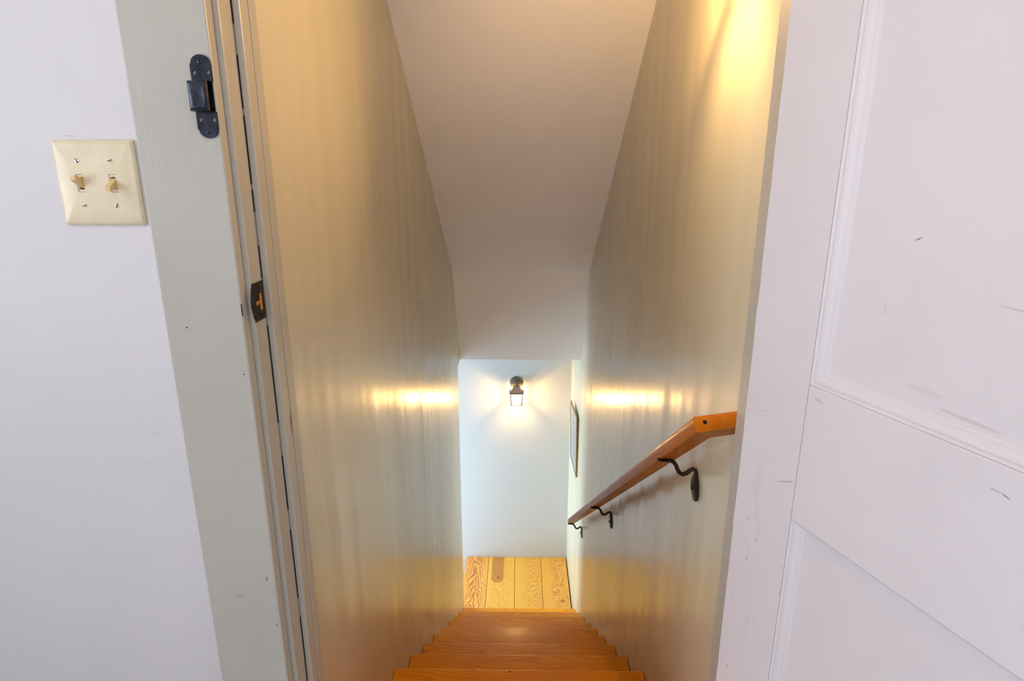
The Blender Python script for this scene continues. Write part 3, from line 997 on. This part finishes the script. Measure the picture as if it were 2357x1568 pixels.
fu, fv = 0.028, 0.023
pslab('frame_bar', 0, fu, 0, 1, 0, 0.010, M_GILT, pf)
pslab('frame_bar', 1 - fu, 1, 0, 1, 0, 0.010, M_GILT, pf)
pslab('frame_bar', fu, 1 - fu, 0, fv, 0, 0.010, M_GILT, pf)
pslab('frame_bar', fu, 1 - fu, 1 - fv, 1, 0, 0.010, M_GILT, pf)
pslab('mat', fu, 1 - fu, fv, 1 - fv, 0.0035, 0.005, M_MAT, pf)
pslab('print', 0.2, 0.8, 0.2, 0.8, 0.0028, 0.0034, M_PRINT, pf)
pslab('glass', fu, 1 - fu, fv, 1 - fv, 0.0015, 0.002, M_WGLASS, pf)
pslab('backing', 0.01, 0.99, 0.01, 0.99, 0.0100, 0.0112, M_FRBACK, pf)


# ------------------------------------------------------------------ wall lanterns
def lantern(loc, rz, label, strength):
    L = empty('wall_lantern', loc, rz, label, 'wall lamp')
    if rz == 0:
        WL[L.name] = Vector((0, 0, 0))
    yl = -0.100
    bp = obj('backplate', bm_lathe([(0.0530, 0.0002), (0.0530, 0.004), (0.0505, 0.0075), (0.0455, 0.0085), (0.0430, 0.0130), (0.0290, 0.0150), (0.0275, 0.0190), (0.0150, 0.0210), (0.0001, 0.0215)],
                                   (0, 0, 0), (0, -1, 0), 32), M_LAMP, L, True)
    for sx in (-1, 1):
        obj('screw', bm_lathe([(0.0040, 0.0), (0.0036, 0.0020), (0.0001, 0.0032)], (sx * 0.0355, -0.0135, -0.008), (0, -1, 0), 10), M_LAMPC, bp, True)
    obj('arm', bm_tube([(0, -0.018, 0.002), (0, -0.040, 0.012), (0, -0.062, 0.026), (0, -0.082, 0.034), (0, -0.096, 0.030), (0, yl, 0.016)],
                       [0.011, 0.0095, 0.0095, 0.010, 0.0105, 0.011], 14, side=Vector((1, 0, 0))), M_LAMP, L, True)
    obj('socket_collar', bm_lathe([(0.0001, 0.020), (0.010, 0.019), (0.0145, 0.013), (0.0150, 0.0), (0.0165, -0.004)], (0, yl, 0.010), (0, 0, 1), 18), M_LAMP, L, True)

    def ring(h, z):
        return [(sx * h, yl + sy * h, z) for sx, sy in ((-1, -1), (1, -1), (1, 1), (-1, 1))]
    obj('roof', bm_rings([ring(0.0430, -0.040), ring(0.0430, -0.037), ring(0.0345, -0.022), ring(0.0225, 0.006), ring(0.0200, 0.0075)]), M_LAMPC, L)
    cp = obj('cap_band', bm_box((-0.0555, yl - 0.047, -0.0475), (0.0555, yl + 0.047, -0.0405), 0.0012, 1), M_LAMPC, L)
    for sx in (-1, 1):
        obj('screw', bm_lathe([(0.0034, 0.0), (0.0030, 0.0018), (0.0001, 0.0026)], (sx * 0.0490, yl - 0.010, -0.0405), (0, 0, 1), 10), M_IRON, cp, True)
    ht, hb, zt, zb3 = 0.0445, 0.0400, -0.0478, -0.1400
    for sx in (-1, 1):
        for sy in (-1, 1):
            s = 0.0038
            r0 = [(sx * ht + a, yl + sy * ht + b, zt) for a, b in ((-s, -s), (s, -s), (s, s), (-s, s))]
            r1 = [(sx * hb + a, yl + sy * hb + b, zb3) for a, b in ((-s, -s), (s, -s), (s, s), (-s, s))]
            obj('post', bm_rings([r0, r1]), M_LAMP, L)
    for ax in (0, 1):
        for sd in (-1, 1):
            if ax == 0:
                lo, hi = (-hb + 0.003, yl + sd * hb - 0.0028, zb3), (hb - 0.003, yl + sd * hb + 0.0028, zb3 + 0.0050)
            else:
                lo, hi = (sd * hb - 0.0028, yl - hb + 0.003, zb3), (sd * hb + 0.0028, yl + hb - 0.003, zb3 + 0.0050)
            obj('bottom_rail', bm_box(lo, hi), M_LAMP, L)
    for ax in (0, 1):
        for sd in (-1, 1):
            rings = []
            for h, z in ((ht, zt - 0.0005), (hb, zb3 + 0.0055)):
                e = h - 0.0035
                if ax == 0:
                    rings.append([(-e, yl + sd * h - 0.0007, z), (e, yl + sd * h - 0.0007, z), (e, yl + sd * h + 0.0007, z), (-e, yl + sd * h + 0.0007, z)])
                else:
                    rings.append([(sd * h - 0.0007, yl - e, z), (sd * h + 0.0007, yl - e, z), (sd * h + 0.0007, yl + e, z), (sd * h - 0.0007, yl + e, z)])
            obj('pane', bm_rings(rings), M_LGLASS, L)
    obj('lamp_holder', bm_lathe([(0.0130, 0.0), (0.0130, -0.014), (0.0105, -0.018)], (0, yl, -0.0478), (0, 0, 1), 16), M_SCREW, L, True)
    obj('bulb', bm_lathe([(0.0085, -0.016), (0.0120, -0.023), (0.0190, -0.036), (0.0215, -0.047), (0.0190, -0.058), (0.0110, -0.066), (0.0005, -0.0685)], (0, yl, -0.0478), (0, 0, 1), 18),
        emitter('bulb_glow', (1.0, 0.60, 0.22), strength), L, True)
    return L


lantern((-0.0328, YB, -1.6169 + H), 0.0, 'lit bronze wall lantern glowing on the white landing wall', LAMP_LOW)
lantern((B, 1.205, 0.475 + H), -PI / 2, 'lit bronze wall lantern high on the right stair wall near the door', LAMP_UP)


# ------------------------------------------------------------------ flush ceiling lamp in the room, behind the viewer
cl = empty('ceiling_lamp', (0.05, -0.15, TOP), label='flush glass ceiling lamp in the upper room behind the viewer', cat='ceiling lamp')
obj('canopy', bm_lathe([(0.12, -0.0005), (0.12, -0.012), (0.105, -0.022)], (0.05, -0.15, TOP), (0, 0, 1), 28), M_LAMP, cl, True)
obj('shade', bm_lathe([(0.110, -0.0225), (0.135, -0.045), (0.125, -0.075), (0.085, -0.098), (0.03, -0.108), (0.0005, -0.109)], (0.05, -0.15, TOP), (0, 0, 1), 28),
    emitter('opal_glow', (1.0, 0.62, 0.30), ROOM_LAMP), cl, True)
